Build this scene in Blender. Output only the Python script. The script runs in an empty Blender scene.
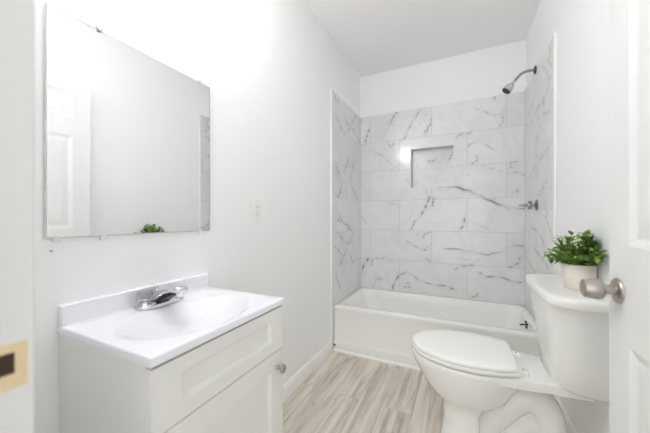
import bpy, math, random
import numpy as np
from mathutils import Vector, Matrix

scene = bpy.context.scene
COL = scene.collection
PI = math.pi

# ---------------------------------------------------------------- camera
cam_d = bpy.data.cameras.new('camera')
cam = bpy.data.objects.new('camera', cam_d)
COL.objects.link(cam)
cam.location = (0, 0, 1.105)
cam.rotation_euler = (PI / 2, 0, math.radians(25.8))
cam_d.sensor_width = 36
cam_d.lens = 279 / 650 * 36
cam_d.shift_y = 0.002
cam_d.clip_start = 0.02
cam_d.dof.use_dof = True
cam_d.dof.focus_distance = 1.7
cam_d.dof.aperture_fstop = 2.2
scene.camera = cam

# ---------------------------------------------------------------- world, exposure
world = bpy.data.worlds.new('hall_fill')
scene.world = world
world.use_nodes = True
bg = world.node_tree.nodes['Background']
bg.inputs['Color'].default_value = (0.96, 0.98, 1.0, 1)
HALL_AMBIENT, FRONT_FILL = 1.03, 0.95 # even hall ambient, plus a fill lobe added behind the camera
_n = world.node_tree.nodes; _l = world.node_tree.links.new
_tc = _n.new('ShaderNodeTexCoord'); _dt = _n.new('ShaderNodeVectorMath'); _dt.operation = 'DOT_PRODUCT'
_dt.inputs[1].default_value = (0.05, -0.99, 0.12)
_cl = _n.new('ShaderNodeMath'); _cl.operation = 'MAXIMUM'; _cl.inputs[1].default_value = 0
_pw = _n.new('ShaderNodeMath'); _pw.operation = 'POWER'; _pw.inputs[1].default_value = 5
_ma = _n.new('ShaderNodeMath'); _ma.operation = 'MULTIPLY_ADD'; _ma.inputs[1].default_value = FRONT_FILL; _ma.inputs[2].default_value = HALL_AMBIENT
_l(_tc.outputs['Generated'], _dt.inputs[0]); _l(_dt.outputs['Value'], _cl.inputs[0]); _l(_cl.outputs[0], _pw.inputs[0])
_l(_pw.outputs[0], _ma.inputs[0]); _l(_ma.outputs[0], bg.inputs['Strength'])
CEILING_LAMP = 4.0
VANITY_LAMP = 66.0
vs = scene.view_settings
vs.view_transform = 'Standard'
vs.look = 'None'
vs.gamma = 1
vs.use_curve_mapping = False
vs.exposure = 0.08
scene.cycles.max_bounces = 16
scene.cycles.diffuse_bounces = 10
scene.cycles.glossy_bounces = 6
scene.cycles.transmission_bounces = 10
scene.cycles.caustics_reflective = False
scene.cycles.caustics_refractive = False

# ---------------------------------------------------------------- materials
def srgb(r, g, b):
    def f(c):
        c /= 255.0
        return c / 12.92 if c <= 0.04045 else ((c + 0.055) / 1.055) ** 2.4
    return (f(r), f(g), f(b), 1)

def new_mat(name):
    m = bpy.data.materials.new(name)
    m.use_nodes = True
    nt = m.node_tree
    return m, nt, nt.nodes['Principled BSDF']

def mat(name, col, rough=0.5, metal=0.0, spec=0.5, var=0.02, scale=6.0, bump=0.0, bscale=60.0, coat=0.0):
    """plain surface with a faint procedural mottling"""
    m, nt, b = new_mat(name)
    tc = nt.nodes.new('ShaderNodeTexCoord')
    nz = nt.nodes.new('ShaderNodeTexNoise')
    nz.inputs['Scale'].default_value = scale
    nz.inputs['Detail'].default_value = 3
    nt.links.new(tc.outputs['Object'], nz.inputs['Vector'])
    rmp = nt.nodes.new('ShaderNodeMix')
    rmp.data_type = 'RGBA'
    rmp.inputs['A'].default_value = tuple(c * (1 - var) for c in col[:3]) + (1,)
    rmp.inputs['B'].default_value = tuple(min(1, c * (1 + var)) for c in col[:3]) + (1,)
    nt.links.new(nz.outputs['Fac'], rmp.inputs['Factor'])
    nt.links.new(rmp.outputs['Result'], b.inputs['Base Color'])
    b.inputs['Roughness'].default_value = rough
    b.inputs['Metallic'].default_value = metal
    b.inputs['Specular IOR Level'].default_value = spec
    b.inputs['Coat Weight'].default_value = coat
    b.inputs['Coat Roughness'].default_value = 0.08
    if bump:
        n2 = nt.nodes.new('ShaderNodeTexNoise')
        n2.inputs['Scale'].default_value = bscale
        nt.links.new(tc.outputs['Object'], n2.inputs['Vector'])
        bp = nt.nodes.new('ShaderNodeBump')
        bp.inputs['Strength'].default_value = bump
        bp.inputs['Distance'].default_value = 0.002
        nt.links.new(n2.outputs['Fac'], bp.inputs['Height'])
        nt.links.new(bp.outputs['Normal'], b.inputs['Normal'])
    return m

def emis(name, col, strength):
    m, nt, b = new_mat(name)
    b.inputs['Base Color'].default_value = (0.9, 0.9, 0.9, 1)
    b.inputs['Emission Color'].default_value = col
    b.inputs['Emission Strength'].default_value = strength
    return m

def clear_mat(name):
    """clear acrylic: mostly see-through, reflecting more towards its edges"""
    m = bpy.data.materials.new(name); m.use_nodes = True
    nt = m.node_tree; nt.nodes.remove(nt.nodes['Principled BSDF'])
    out = nt.nodes['Material Output']
    tr_ = nt.nodes.new('ShaderNodeBsdfTransparent'); tr_.inputs['Color'].default_value = (0.97, 0.97, 0.98, 1)
    gl = nt.nodes.new('ShaderNodeBsdfGlossy'); gl.inputs['Roughness'].default_value = 0.05
    fr = nt.nodes.new('ShaderNodeFresnel'); fr.inputs['IOR'].default_value = 1.18
    nz = nt.nodes.new('ShaderNodeTexNoise'); nz.inputs['Scale'].default_value = 120
    bp = nt.nodes.new('ShaderNodeBump'); bp.inputs['Strength'].default_value = 0.05
    nt.links.new(nz.outputs['Fac'], bp.inputs['Height']); nt.links.new(bp.outputs['Normal'], gl.inputs['Normal'])
    mx = nt.nodes.new('ShaderNodeMixShader')
    nt.links.new(fr.outputs[0], mx.inputs[0]); nt.links.new(tr_.outputs[0], mx.inputs[1]); nt.links.new(gl.outputs[0], mx.inputs[2])
    nt.links.new(mx.outputs[0], out.inputs['Surface'])
    return m

def floor_mat():
    m, nt, b = new_mat('vinyl_plank_floor')
    L = nt.links.new
    tc = nt.nodes.new('ShaderNodeTexCoord')
    sep = nt.nodes.new('ShaderNodeSeparateXYZ')
    L(tc.outputs['Object'], sep.inputs[0])
    cmb = nt.nodes.new('ShaderNodeCombineXYZ')
    ax = nt.nodes.new('ShaderNodeMath'); ax.operation = 'ADD'; ax.inputs[1].default_value = 0.705 + 0.155 * 20
    ay = nt.nodes.new('ShaderNodeMath'); ay.operation = 'ADD'; ay.inputs[1].default_value = 5.25
    L(sep.outputs['X'], ax.inputs[0]); L(sep.outputs['Y'], ay.inputs[0])
    L(ay.outputs[0], cmb.inputs['X']); L(ax.outputs[0], cmb.inputs['Y'])
    br = nt.nodes.new('ShaderNodeTexBrick')
    br.offset = 0.37; br.offset_frequency = 2; br.squash = 1
    br.inputs['Color1'].default_value = (0, 0, 0, 1)
    br.inputs['Color2'].default_value = (1, 1, 1, 1)
    br.inputs['Mortar'].default_value = (0.5, 0.5, 0.5, 1)
    br.inputs['Scale'].default_value = 1
    br.inputs['Brick Width'].default_value = 1.22
    br.inputs['Row Height'].default_value = 0.155
    br.inputs['Mortar Size'].default_value = 0.0016
    br.inputs['Mortar Smooth'].default_value = 0.2
    br.inputs['Bias'].default_value = 0
    L(cmb.outputs[0], br.inputs['Vector'])
    # grain coordinates, shifted per plank
    shift = nt.nodes.new('ShaderNodeVectorMath'); shift.operation = 'MULTIPLY_ADD'
    shift.inputs[1].default_value = (13.0, 7.0, 5.0)
    L(br.outputs['Color'], shift.inputs[0]); L(tc.outputs['Object'], shift.inputs[2])
    def grain(sx, sy, detail, dist):
        mp = nt.nodes.new('ShaderNodeVectorMath'); mp.operation = 'MULTIPLY'
        mp.inputs[1].default_value = (sx, sy, 1)
        L(shift.outputs[0], mp.inputs[0])
        n = nt.nodes.new('ShaderNodeTexNoise')
        n.inputs['Scale'].default_value = 1
        n.inputs['Detail'].default_value = detail
        n.inputs['Roughness'].default_value = 0.62
        n.inputs['Distortion'].default_value = dist
        L(mp.outputs[0], n.inputs['Vector'])
        return n
    g1 = grain(24, 1.5, 5, 0.7)
    g2 = grain(110, 5, 3, 0.2)
    g3 = grain(7, 1.1, 2, 0.3)
    cr = nt.nodes.new('ShaderNodeValToRGB')
    e = cr.color_ramp.elements
    e[0].position = 0.26; e[0].color = srgb(158, 146, 134)
    e[1].position = 0.70; e[1].color = srgb(222, 214, 203)
    k = cr.color_ramp.elements.new(0.46); k.color = srgb(199, 189, 176)
    add = nt.nodes.new('ShaderNodeMath'); add.operation = 'MULTIPLY_ADD'
    add.inputs[1].default_value = 0.25
    L(g2.outputs['Fac'], add.inputs[0])
    mul = nt.nodes.new('ShaderNodeMath'); mul.operation = 'MULTIPLY_ADD'
    mul.inputs[1].default_value = 1.2; mul.inputs[2].default_value = -0.40
    L(g1.outputs['Fac'], mul.inputs[0])
    ad2 = nt.nodes.new('ShaderNodeMath'); ad2.operation = 'MULTIPLY_ADD'
    ad2.inputs[1].default_value = 0.42
    L(g3.outputs['Fac'], ad2.inputs[0]); L(mul.outputs[0], ad2.inputs[2])
    L(ad2.outputs[0], add.inputs[2])
    pv = nt.nodes.new('ShaderNodeMath'); pv.operation = 'MULTIPLY_ADD'
    pv.inputs[1].default_value = 0.16
    sp = nt.nodes.new('ShaderNodeSeparateColor'); L(br.outputs['Color'], sp.inputs[0])
    L(sp.outputs[0], pv.inputs[0]); L(add.outputs[0], pv.inputs[2])
    pv2 = nt.nodes.new('ShaderNodeMath'); pv2.operation = 'SUBTRACT'; pv2.inputs[1].default_value = 0.10
    L(pv.outputs[0], pv2.inputs[0])
    L(pv2.outputs[0], cr.inputs['Fac'])
    kn = grain(16, 7, 2, 0.4)
    km = nt.nodes.new('ShaderNodeMapRange'); km.inputs['From Min'].default_value = 0.66; km.inputs['From Max'].default_value = 0.78
    km.inputs['To Max'].default_value = 0.45
    L(kn.outputs['Fac'], km.inputs['Value'])
    kx = nt.nodes.new('ShaderNodeMix'); kx.data_type = 'RGBA'; kx.inputs['B'].default_value = srgb(122, 110, 98)
    L(km.outputs['Result'], kx.inputs['Factor']); L(cr.outputs['Color'], kx.inputs['A'])
    mx = nt.nodes.new('ShaderNodeMix'); mx.data_type = 'RGBA'
    mx.inputs['B'].default_value = srgb(140, 129, 117)
    mf = nt.nodes.new('ShaderNodeMath'); mf.operation = 'MULTIPLY'; mf.inputs[1].default_value = 0.3
    L(br.outputs['Fac'], mf.inputs[0])
    L(mf.outputs[0], mx.inputs['Factor']); L(kx.outputs['Result'], mx.inputs['A'])
    L(mx.outputs['Result'], b.inputs['Base Color'])
    b.inputs['Roughness'].default_value = 0.45
    bp = nt.nodes.new('ShaderNodeBump'); bp.inputs['Strength'].default_value = 0.12; bp.inputs['Distance'].default_value = 0.001
    L(g2.outputs['Fac'], bp.inputs['Height']); L(bp.outputs['Normal'], b.inputs['Normal'])
    return m

def tile_mat():
    """glossy white marble-look porcelain; veins are stored per vertex as part of the tile pattern"""
    m, nt, b = new_mat('marble_tile')
    L = nt.links.new
    at = nt.nodes.new('ShaderNodeAttribute'); at.attribute_name = 'vein'
    rn = nt.nodes.new('ShaderNodeAttribute'); rn.attribute_name = 'tile_shift'
    tc = nt.nodes.new('ShaderNodeTexCoord')
    mp = nt.nodes.new('ShaderNodeVectorMath'); mp.operation = 'MULTIPLY_ADD'
    mp.inputs[1].default_value = (9, 4, 6)
    L(rn.outputs['Fac'], mp.inputs[0]); L(tc.outputs['Object'], mp.inputs[2])
    n = nt.nodes.new('ShaderNodeTexNoise'); n.inputs['Scale'].default_value = 5
    n.inputs['Detail'].default_value = 5; n.inputs['Distortion'].default_value = 1.4
    L(mp.outputs[0], n.inputs['Vector'])
    cr = nt.nodes.new('ShaderNodeValToRGB')
    e = cr.color_ramp.elements
    e[0].position = 0.28; e[0].color = srgb(220, 220, 220)
    e[1].position = 0.58; e[1].color = srgb(229, 229, 229)
    L(n.outputs['Fac'], cr.inputs['Fac'])
    mx = nt.nodes.new('ShaderNodeMix'); mx.data_type = 'RGBA'
    n2 = nt.nodes.new('ShaderNodeTexNoise'); n2.inputs['Scale'].default_value = 9
    L(mp.outputs[0], n2.inputs['Vector'])
    vc = nt.nodes.new('ShaderNodeMix'); vc.data_type = 'RGBA'
    vc.inputs['A'].default_value = srgb(98, 98, 101); vc.inputs['B'].default_value = srgb(142, 131, 116)
    st = nt.nodes.new('ShaderNodeMapRange'); st.inputs['From Min'].default_value = 0.42; st.inputs['From Max'].default_value = 0.66
    L(n2.outputs['Fac'], st.inputs['Value']); L(st.outputs['Result'], vc.inputs['Factor'])
    L(vc.outputs['Result'], mx.inputs['B'])
    tn = nt.nodes.new('ShaderNodeMapRange'); tn.inputs['To Min'].default_value = 0.95; tn.inputs['To Max'].default_value = 1.02
    L(rn.outputs['Fac'], tn.inputs['Value'])
    tm = nt.nodes.new('ShaderNodeVectorMath'); tm.operation = 'SCALE'
    L(cr.outputs['Color'], tm.inputs[0]); L(tn.outputs['Result'], tm.inputs['Scale'])
    L(tm.outputs[0], mx.inputs['A']); L(at.outputs['Fac'], mx.inputs['Factor'])
    L(mx.outputs['Result'], b.inputs['Base Color'])
    b.inputs['Roughness'].default_value = 0.16
    b.inputs['Specular IOR Level'].default_value = 0.45
    return m

def leaf_mat():
    m, nt, b = new_mat('leaf_green')
    L = nt.links.new
    at = nt.nodes.new('ShaderNodeAttribute'); at.attribute_name = 'leaf_tone'
    cr = nt.nodes.new('ShaderNodeValToRGB')
    e = cr.color_ramp.elements
    e[0].position = 0.0; e[0].color = srgb(54, 82, 30)
    e[1].position = 1.0; e[1].color = srgb(176, 202, 98)
    k = cr.color_ramp.elements.new(0.5); k.color = srgb(108, 146, 56)
    L(at.outputs['Fac'], cr.inputs['Fac']); L(cr.outputs['Color'], b.inputs['Base Color'])
    b.inputs['Roughness'].default_value = 0.38
    return m

WALL = mat('wall_paint', srgb(243, 243, 243), 0.75, var=0.008, bump=0.05, bscale=120)
CEIL = mat('ceiling_paint', srgb(242, 242, 242), 0.9, var=0.008, bump=0.06, bscale=150)
JAMB = mat('jamb_paint', srgb(228, 227, 224), 0.4, var=0.006)
TRIM = mat('trim_paint', srgb(240, 240, 238), 0.35, var=0.006)
DOORM = mat('door_paint', srgb(231, 231, 229), 0.4, var=0.006)
FLOOR = floor_mat()
TILE = tile_mat()
GROUT = mat('grout', srgb(186, 186, 184), 0.85, var=0.03, scale=40)
TUB = mat('tub_acrylic', srgb(238, 238, 234), 0.14, var=0.004)
PORC = mat('porcelain', srgb(236, 236, 232), 0.10, var=0.004)
SEATM = mat('toilet_seat_plastic', srgb(240, 240, 236), 0.22, var=0.004)
CABM = mat('cabinet_paint', srgb(231, 230, 226), 0.42, var=0.01)
TOPM = mat('cultured_marble', srgb(237, 236, 241), 0.12, var=0.006)
CHROME = mat('chrome', (0.74, 0.74, 0.76, 1), 0.14, metal=1, var=0.02)
CHROME2 = mat('shower_chrome', (0.40, 0.40, 0.41, 1), 0.16, metal=1, var=0.06, scale=40)
NICKEL = mat('satin_nickel', srgb(180, 174, 166), 0.28, metal=1, var=0.03, scale=30)
BRONZE = mat('aged_brass', srgb(96, 88, 66), 0.35, metal=1, var=0.1, scale=50)
DARK = mat('dark_rubber_and_shade', srgb(42, 42, 42), 0.5)  # also colours the insert that stands for shade under the spout
TEAL = mat('teal_plastic', srgb(28, 86, 98), 0.4, var=0.1)
MIRROR = mat('mirror_silver', (0.90, 0.91, 0.905, 1), 0.0, metal=1, var=0.0)
CLEAR = clear_mat('clear_acrylic')
CLIPM = mat('clip_plastic', srgb(225, 225, 228), 0.3)
PLASTIC = mat('white_plastic', srgb(240, 240, 237), 0.3, var=0.004)
SLOT = mat('slot_dark', srgb(70, 70, 70), 0.6)
POTM = mat('pot_ceramic', srgb(232, 222, 211), 0.45, var=0.02, scale=30)
SOIL = mat('soil', srgb(58, 45, 34), 0.95, var=0.3, scale=90)
LEAF = leaf_mat()
STEMM = mat('stem_green', srgb(78, 100, 45), 0.6, var=0.1)
WOOD = mat('bare_pine', srgb(230, 209, 168), 0.65, var=0.10, scale=35)
HOLE = mat('mortise_dark', srgb(62, 46, 32), 0.8, var=0.3, scale=80)
LAMP1 = emis('ceiling_lamp_glow', (0.975, 0.985, 1.0, 1), CEILING_LAMP)
LAMP2 = emis('vanity_lamp_glow', (0.975, 0.985, 1.0, 1), VANITY_LAMP)

# ---------------------------------------------------------------- mesh helpers
class MB:
    def __init__(s):
        s.v = []; s.f = []
    def add(s, vs, fs):
        o = len(s.v); s.v += [tuple(p) for p in vs]; s.f += [tuple(i + o for i in f) for f in fs]
    def box(s, x0, x1, y0, y1, z0, z1):
        s.add([(x0,y0,z0),(x1,y0,z0),(x1,y1,z0),(x0,y1,z0),(x0,y0,z1),(x1,y0,z1),(x1,y1,z1),(x0,y1,z1)],
              [(3,2,1,0),(4,5,6,7),(0,1,5,4),(1,2,6,5),(2,3,7,6),(3,0,4,7)])
    def loft(s, rings, cap0=True, cap1=True, close=False):
        n = len(rings[0]); vs = [p for r in rings for p in r]; fs = []
        m = len(rings)
        for i in range(m if close else m - 1):
            a = i * n; b = ((i + 1) % m) * n
            for j in range(n):
                k = (j + 1) % n
                fs.append((a + j, a + k, b + k, b + j))
        if cap0: fs.append(tuple(reversed(range(n))))
        if cap1: fs.append(tuple(range((m - 1) * n, m * n)))
        s.add(vs, fs)
    def tube(s, path, rad, n=16, sy=1.0):
        P = [Vector(p) for p in path]
        R = rad if isinstance(rad, (list, tuple)) else [rad] * len(P)
        up = None; rings = []
        for i, p in enumerate(P):
            t = (P[min(i + 1, len(P) - 1)] - P[max(i - 1, 0)]).normalized()
            if up is None:
                up = Vector((0, 0, 1)) if abs(t.z) < 0.9 else Vector((0, 1, 0))
            a = (up - t * up.dot(t)).normalized(); up = a
            b = t.cross(a)
            rings.append([p + (a * math.cos(2*PI*k/n) + b * sy * math.sin(2*PI*k/n)) * R[i] for k in range(n)])
        s.loft(rings)
    def lathe(s, prof, origin, axis=(0,0,1), n=32):
        """prof: list of (radius, height along axis)"""
        ax = Vector(axis).normalized()
        h = Vector((0,0,1)) if abs(ax.z) < 0.9 else Vector((1,0,0))
        a = (h - ax * h.dot(ax)).normalized(); b = ax.cross(a); o = Vector(origin)
        rings = [[o + ax * z + (a * math.cos(2*PI*k/n) + b * math.sin(2*PI*k/n)) * max(r, 1e-5) for k in range(n)] for r, z in prof]
        s.loft(rings)
    def ellipsoid(s, c, rx, ry, rz, rot=None, n=14, m=9):
        c = Vector(c); rings = []
        for i in range(m):
            ph = -PI/2 + PI * (i + 0.0) / (m - 1)
            ring = []
            for k in range(n):
                p = Vector((rx*max(math.cos(ph),1e-4)*math.cos(2*PI*k/n), ry*max(math.cos(ph),1e-4)*math.sin(2*PI*k/n), rz*math.sin(ph)))
                if rot is not None: p = rot @ p
                ring.append(c + p)
            rings.append(ring)
        s.loft(rings)

def smooth_path(pts, n=8):
    """Catmull-Rom through points"""
    P = [np.array(p, float) for p in pts]
    P = [2*P[0]-P[1]] + P + [2*P[-1]-P[-2]]
    out = []
    for i in range(1, len(P) - 2):
        for k in range(n):
            t = k / n
            out.append(tuple(0.5*((2*P[i]) + (-P[i-1]+P[i+1])*t + (2*P[i-1]-5*P[i]+4*P[i+1]-P[i+2])*t*t + (-P[i-1]+3*P[i]-3*P[i+1]+P[i+2])*t**3)))
    out.append(tuple(P[-2]))
    return out

def obj(name, mb, m, parent=None, smooth=True, bevel=0.0, sub=0, angle=40, seg=2):
    me = bpy.data.meshes.new(name)
    org = Vector((0, 0, 0)); p = parent
    while p is not None:
        org += p.location; p = p.parent
    me.from_pydata([tuple(Vector(v) - org) for v in mb.v], [], mb.f)
    me.validate(); me.update()
    me.materials.append(m)
    if smooth:
        me.shade_smooth()
        me.set_sharp_from_angle(angle=math.radians(angle))
    o = bpy.data.objects.new(name, me)
    COL.objects.link(o)
    if parent is not None: o.parent = parent
    if bevel:
        b = o.modifiers.new('bevel', 'BEVEL'); b.width = bevel; b.segments = seg; b.limit_method = 'ANGLE'
        b.angle_limit = math.radians(35); b.harden_normals = True
    if sub:
        q = o.modifiers.new('sub', 'SUBSURF'); q.levels = sub; q.render_levels = sub
    return o

def tag(o, label, cat, group=None):
    o['label'] = label; o['category'] = cat
    if group: o['group'] = group
    return o

def thing(name, loc, label, cat, group=None):
    o = bpy.data.objects.new(name, None)
    o.empty_display_size = 0.05
    COL.objects.link(o); o.location = loc
    return tag(o, label, cat, group)

def struct(name, mb, m, parent=None, **k):
    o = obj(name, mb, m, parent, **k)
    if parent is None: o['kind'] = 'structure'
    return o

def rrect(x0, x1, y0, y1, r, z, n=6, bow=0.0):
    """rounded rectangle ring (counter-clockwise seen from above); bow pushes the -x side outward"""
    pts = []
    for cx, cy, a0 in ((x1 - r, y1 - r, 0), (x0 + r, y1 - r, 90), (x0 + r, y0 + r, 180), (x1 - r, y0 + r, 270)):
        for k in range(n + 1):
            a = math.radians(a0 + 90 * k / n)
            pts.append([cx + r * math.cos(a), cy + r * math.sin(a), z])
        if a0 == 90 and bow:
            for t in (0.2, 0.4, 0.6, 0.8):
                pts.append([x0, (y1 - r) + t * ((y0 + r) - (y1 - r)), z])
    if bow:
        w = (y1 - y0) / 2; c = (y0 + y1) / 2
        for p in pts:
            f = max(0, (x1 - p[0]) / (x1 - x0))
            p[0] -= bow * f * (1 - ((p[1] - c) / w) ** 2)
    return [tuple(p) for p in pts]

def tankring(L0, L1, w, z, r, bow, n=9):
    x0, x1, y0, y1, rb = XR - L1, XR - L0, TC - w, TC + w, .012
    pts = []
    for cx, cy, q, a0 in ((x1 - rb, y1 - rb, rb, 0), (x0 + r, y1 - r, r, 90), (x0 + r, y0 + r, r, 180), (x1 - rb, y0 + rb, rb, 270)):
        for k in range(n + 1):
            a = math.radians(a0 + 90 * k / n)
            pts.append([cx + q * math.cos(a), cy + q * math.sin(a), z])
        if a0 == 90:
            for t in (.2, .4, .6, .8): pts.append([x0, (y1 - r) + t * ((y0 + r) - (y1 - r)), z])
    for p in pts:
        f = max(0, (x1 - p[0]) / (x1 - x0)); p[0] -= bow * f * (1 - ((p[1] - TC) / w) ** 2)
    return [tuple(p) for p in pts]

def panel_face(to3, us, vs, panels, rings, mb):
    """flat face split on us/vs; cells in panels become nested rings [(inset, depth), ...]"""
    for i in range(len(us) - 1):
        for j in range(len(vs) - 1):
            u0, u1, v0, v1 = us[i], us[i+1], vs[j], vs[j+1]
            if (i, j) in panels:
                prev = [(u0,v0,0),(u1,v0,0),(u1,v1,0),(u0,v1,0)]
                for ins, d in rings:
                    cur = [(u0+ins,v0+ins,d),(u1-ins,v0+ins,d),(u1-ins,v1-ins,d),(u0+ins,v1-ins,d)]
                    for k in range(4):
                        l = (k + 1) % 4
                        mb.add([to3(*prev[k]), to3(*prev[l]), to3(*cur[l]), to3(*cur[k])], [(0,1,2,3)])
                    prev = cur
                mb.add([to3(*q) for q in prev], [(0,1,2,3)])
            else:
                mb.add([to3(u0,v0,0), to3(u1,v0,0), to3(u1,v1,0), to3(u0,v1,0)], [(0,1,2,3)])

# ---------------------------------------------------------------- dimensions
XL, XR, YB, YF, ZC = -0.96, 0.50, 2.84, 0.164, 2.60
TT = 0.010          # tile thickness
ZT = 2.167          # tile top
YL, YR = 2.100, 2.025   # front edges of the side tile panels
RIM = 0.371

# ---------------------------------------------------------------- room shell
m = MB(); m.box(-2.2, 2.2, -1.6, YB + 0.1, -0.05, 0.0); struct('floor', m, FLOOR, smooth=False)
m = MB(); m.box(XL - 0.1, XR + 0.1, 0.03, YB + 0.1, ZC, ZC + 0.08); struct('ceiling', m, CEIL, smooth=False)
m = MB(); m.box(XL - 0.1, XL, 0.03, YB + 0.1, 0, ZC); struct('wall_left', m, WALL, smooth=False)
m = MB(); m.box(XR, XR + 0.1, 0.03, YB + 0.1, 0, ZC); struct('wall_right', m, WALL, smooth=False)
# back wall with a recess for the niche
NX0, NX1, NZ0, NZ1, ND = -0.433, -0.053, 1.400, 1.776, 0.085
m = MB()
m.box(XL, NX0 - 0.012, YB, YB + 0.1, 0, ZC); m.box(NX1 + 0.012, XR, YB, YB + 0.1, 0, ZC)
m.box(NX0 - 0.012, NX1 + 0.012, YB, YB + 0.1, 0, NZ0 - 0.012); m.box(NX0 - 0.012, NX1 + 0.012, YB, YB + 0.1, NZ1 + 0.012, ZC)
struct('wall_back', m, WALL, smooth=False)
JX0, JX1, DH = -0.50, 0.372, 2.045
m = MB()
m.box(XL, JX0 - 0.018, 0.04, YF, 0, ZC); m.box(JX1 + 0.018, XR, 0.04, YF, 0, ZC); m.box(JX0 - 0.018, JX1 + 0.018, 0.04, YF, DH + 0.018, ZC)
struct('wall_front', m, WALL, smooth=False)

# ---------------------------------------------------------------- tile panels
def seg_dist(px, pz, line):
    d = np.full(px.shape, 9.0); tt = np.zeros(px.shape)
    n = len(line) - 1
    for i in range(n):
        ax, az, bx, bz = *line[i], *line[i+1]
        dx, dz = bx - ax, bz - az
        L2 = dx*dx + dz*dz + 1e-12
        t = np.clip(((px-ax)*dx + (pz-az)*dz) / L2, 0, 1)
        q = np.hypot(px - ax - t*dx, pz - az - t*dz)
        better = q < d
        d = np.where(better, q, d); tt = np.where(better, (i + t) / n, tt)
    return d, tt

def rough_line(pts, rng, amp=0.006):
    """break a vein polyline into short jittered steps"""
    out = [pts[0]]
    for a, b in zip(pts[:-1], pts[1:]):
        L = math.hypot(b[0]-a[0], b[1]-a[1]); n = max(1, int(L / 0.03))
        for k in range(1, n + 1):
            t = k / n
            j = amp if k < n else 0
            out.append((a[0]+(b[0]-a[0])*t + rng.uniform(-j, j), a[1]+(b[1]-a[1])*t + rng.uniform(-j, j)))
    return out

def vein_value(px, pz, veins, rng):
    val = np.zeros(px.shape)
    for pts, w, s in veins:
        ln = rough_line(pts, rng)
        d, t = seg_dist(px, pz, ln)
        ph = rng.uniform(0, 6.28); fr = rng.uniform(5, 11)
        mod = 0.62 + 0.38 * np.sin(ph + fr * t * 2)
        ww = w * (0.40 + 0.45 * mod)
        val = np.maximum(val, min(1, s * 1.2) * mod * np.exp(-(d / ww) ** 2))
        val = np.maximum(val, 0.12 * s * np.exp(-(d / (ww * 4.0)) ** 2))
    return val

def tile_panel(name, to3, tiles, veins, seed, step=0.006, gap=0.0016):
    rng = random.Random(seed)
    V = []; F = []; vein = []; shift = []
    for tl in tiles:
        s0, s1, z0, z1 = tl[:4]
        cut = tl[4] if len(tl) > 4 else ''
        s0 += 0 if 'l' in cut else gap; s1 -= 0 if 'r' in cut else gap
        z0 += 0 if 'b' in cut else gap; z1 -= 0 if 't' in cut else gap
        if s1 - s0 < 0.004 or z1 - z0 < 0.004: continue
        nx = max(2, int(round((s1 - s0) / step)) + 1); nz = max(2, int(round((z1 - z0) / step)) + 1)
        S, Z = np.meshgrid(np.linspace(s0, s1, nx), np.linspace(z0, z1, nz))
        val = vein_value(S, Z, veins, random.Random(seed + 5))
        o = len(V); sh = tl[5] if len(tl) > 5 else rng.random()
        for s_, z_, v_ in zip(S.ravel(), Z.ravel(), val.ravel()):
            V.append(to3(s_, z_, TT)); vein.append(float(v_)); shift.append(sh)
        for j in range(nz - 1):
            for i in range(nx - 1):
                a = o + j * nx + i
                F.append((a, a + 1, a + nx + 1, a + nx))
        # skirts down to the grout
        def skirt(ids):
            b = len(V)
            for i in ids:
                x, z = (S.ravel()[i - o], Z.ravel()[i - o])
                V.append(to3(x, z, 0.0)); vein.append(0.0); shift.append(sh)
            for k in range(len(ids) - 1):
                F.append((ids[k], b + k, b + k + 1, ids[k + 1]))
        skirt([o + i for i in range(nx)]); skirt([o + (nz-1)*nx + i for i in reversed(range(nx))])
        skirt([o + j*nx for j in reversed(range(nz))]); skirt([o + j*nx + nx - 1 for j in range(nz)])
    me = bpy.data.meshes.new(name)
    me.from_pydata(V, [], F); me.update()
    for nm, dat in (('vein', vein), ('tile_shift', shift)):
        a = me.attributes.new(nm, 'FLOAT', 'POINT'); a.data.foreach_set('value', dat)
    me.materials.append(TILE)
    o = bpy.data.objects.new(name, me); COL.objects.link(o)
    o['kind'] = 'structure'
    return o

# un-project photo measurements of the vein pattern onto the tiled wall planes
FPX, CYP, YAW = 279.0, 217.8, math.radians(25.8)
def ray(u, v):
    r = (u - 325) / FPX; h = -(v - CYP) / FPX
    return (r*math.cos(YAW) - math.sin(YAW), math.cos(YAW) + r*math.sin(YAW), h)
def on_back(u, v):
    d = ray(u, v); t = (YB - TT) / d[1]; return (d[0]*t, 1.105 + d[2]*t)
def on_side(u, v, X):
    d = ray(u, v); t = X / d[0]; return (d[1]*t, 1.105 + d[2]*t)
def crop(x0, y0, k, pts): return [(x0 + a / k, y0 + b / k) for a, b in pts]

BV = []
def bv(c, pts, w=0.006, s=0.75): BV.append(([on_back(*p) for p in crop(*c, pts)], w, s))
cA = (350, 100, 4.333); cB = (350, 200, 4.333); cC = (440, 80, 4.333); cD = (440, 180, 3.333); cE = (385, 120, 4.81)
bv(cA, [(202,52),(188,72),(177,97)], .011, .85); bv(cA, [(86,122),(75,150),(65,187)], .009, .85)
bv(cA, [(177,97),(150,145),(140,160)], .005, .35)
bv(cA, [(305,42),(290,65),(268,98),(250,140),(232,170)], .007, .7); bv(cA, [(352,85),(345,115),(328,150)], .008, .8)
bv(cA, [(50,85),(42,112)], .008, .6); bv(cA, [(330,60),(300,110)], .004, .35)
bv(cA, [(165,188),(178,206),(192,184)], .006, .7); bv(cA, [(113,230),(135,238),(160,255),(195,292)], .004, .45)
bv(cA, [(180,300),(205,288)], .005, .45); bv(cA, [(240,345),(262,362)], .004, .4)
bv(cA, [(328,396),(340,420),(335,470)], .006, .5)
bv(cB, [(343,-5),(326,34),(305,72)], .009, .85); bv(cB, [(282,90),(274,108),(264,131)], .008, .8); bv(cB, [(305,72),(282,90)], .005, .4)
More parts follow.
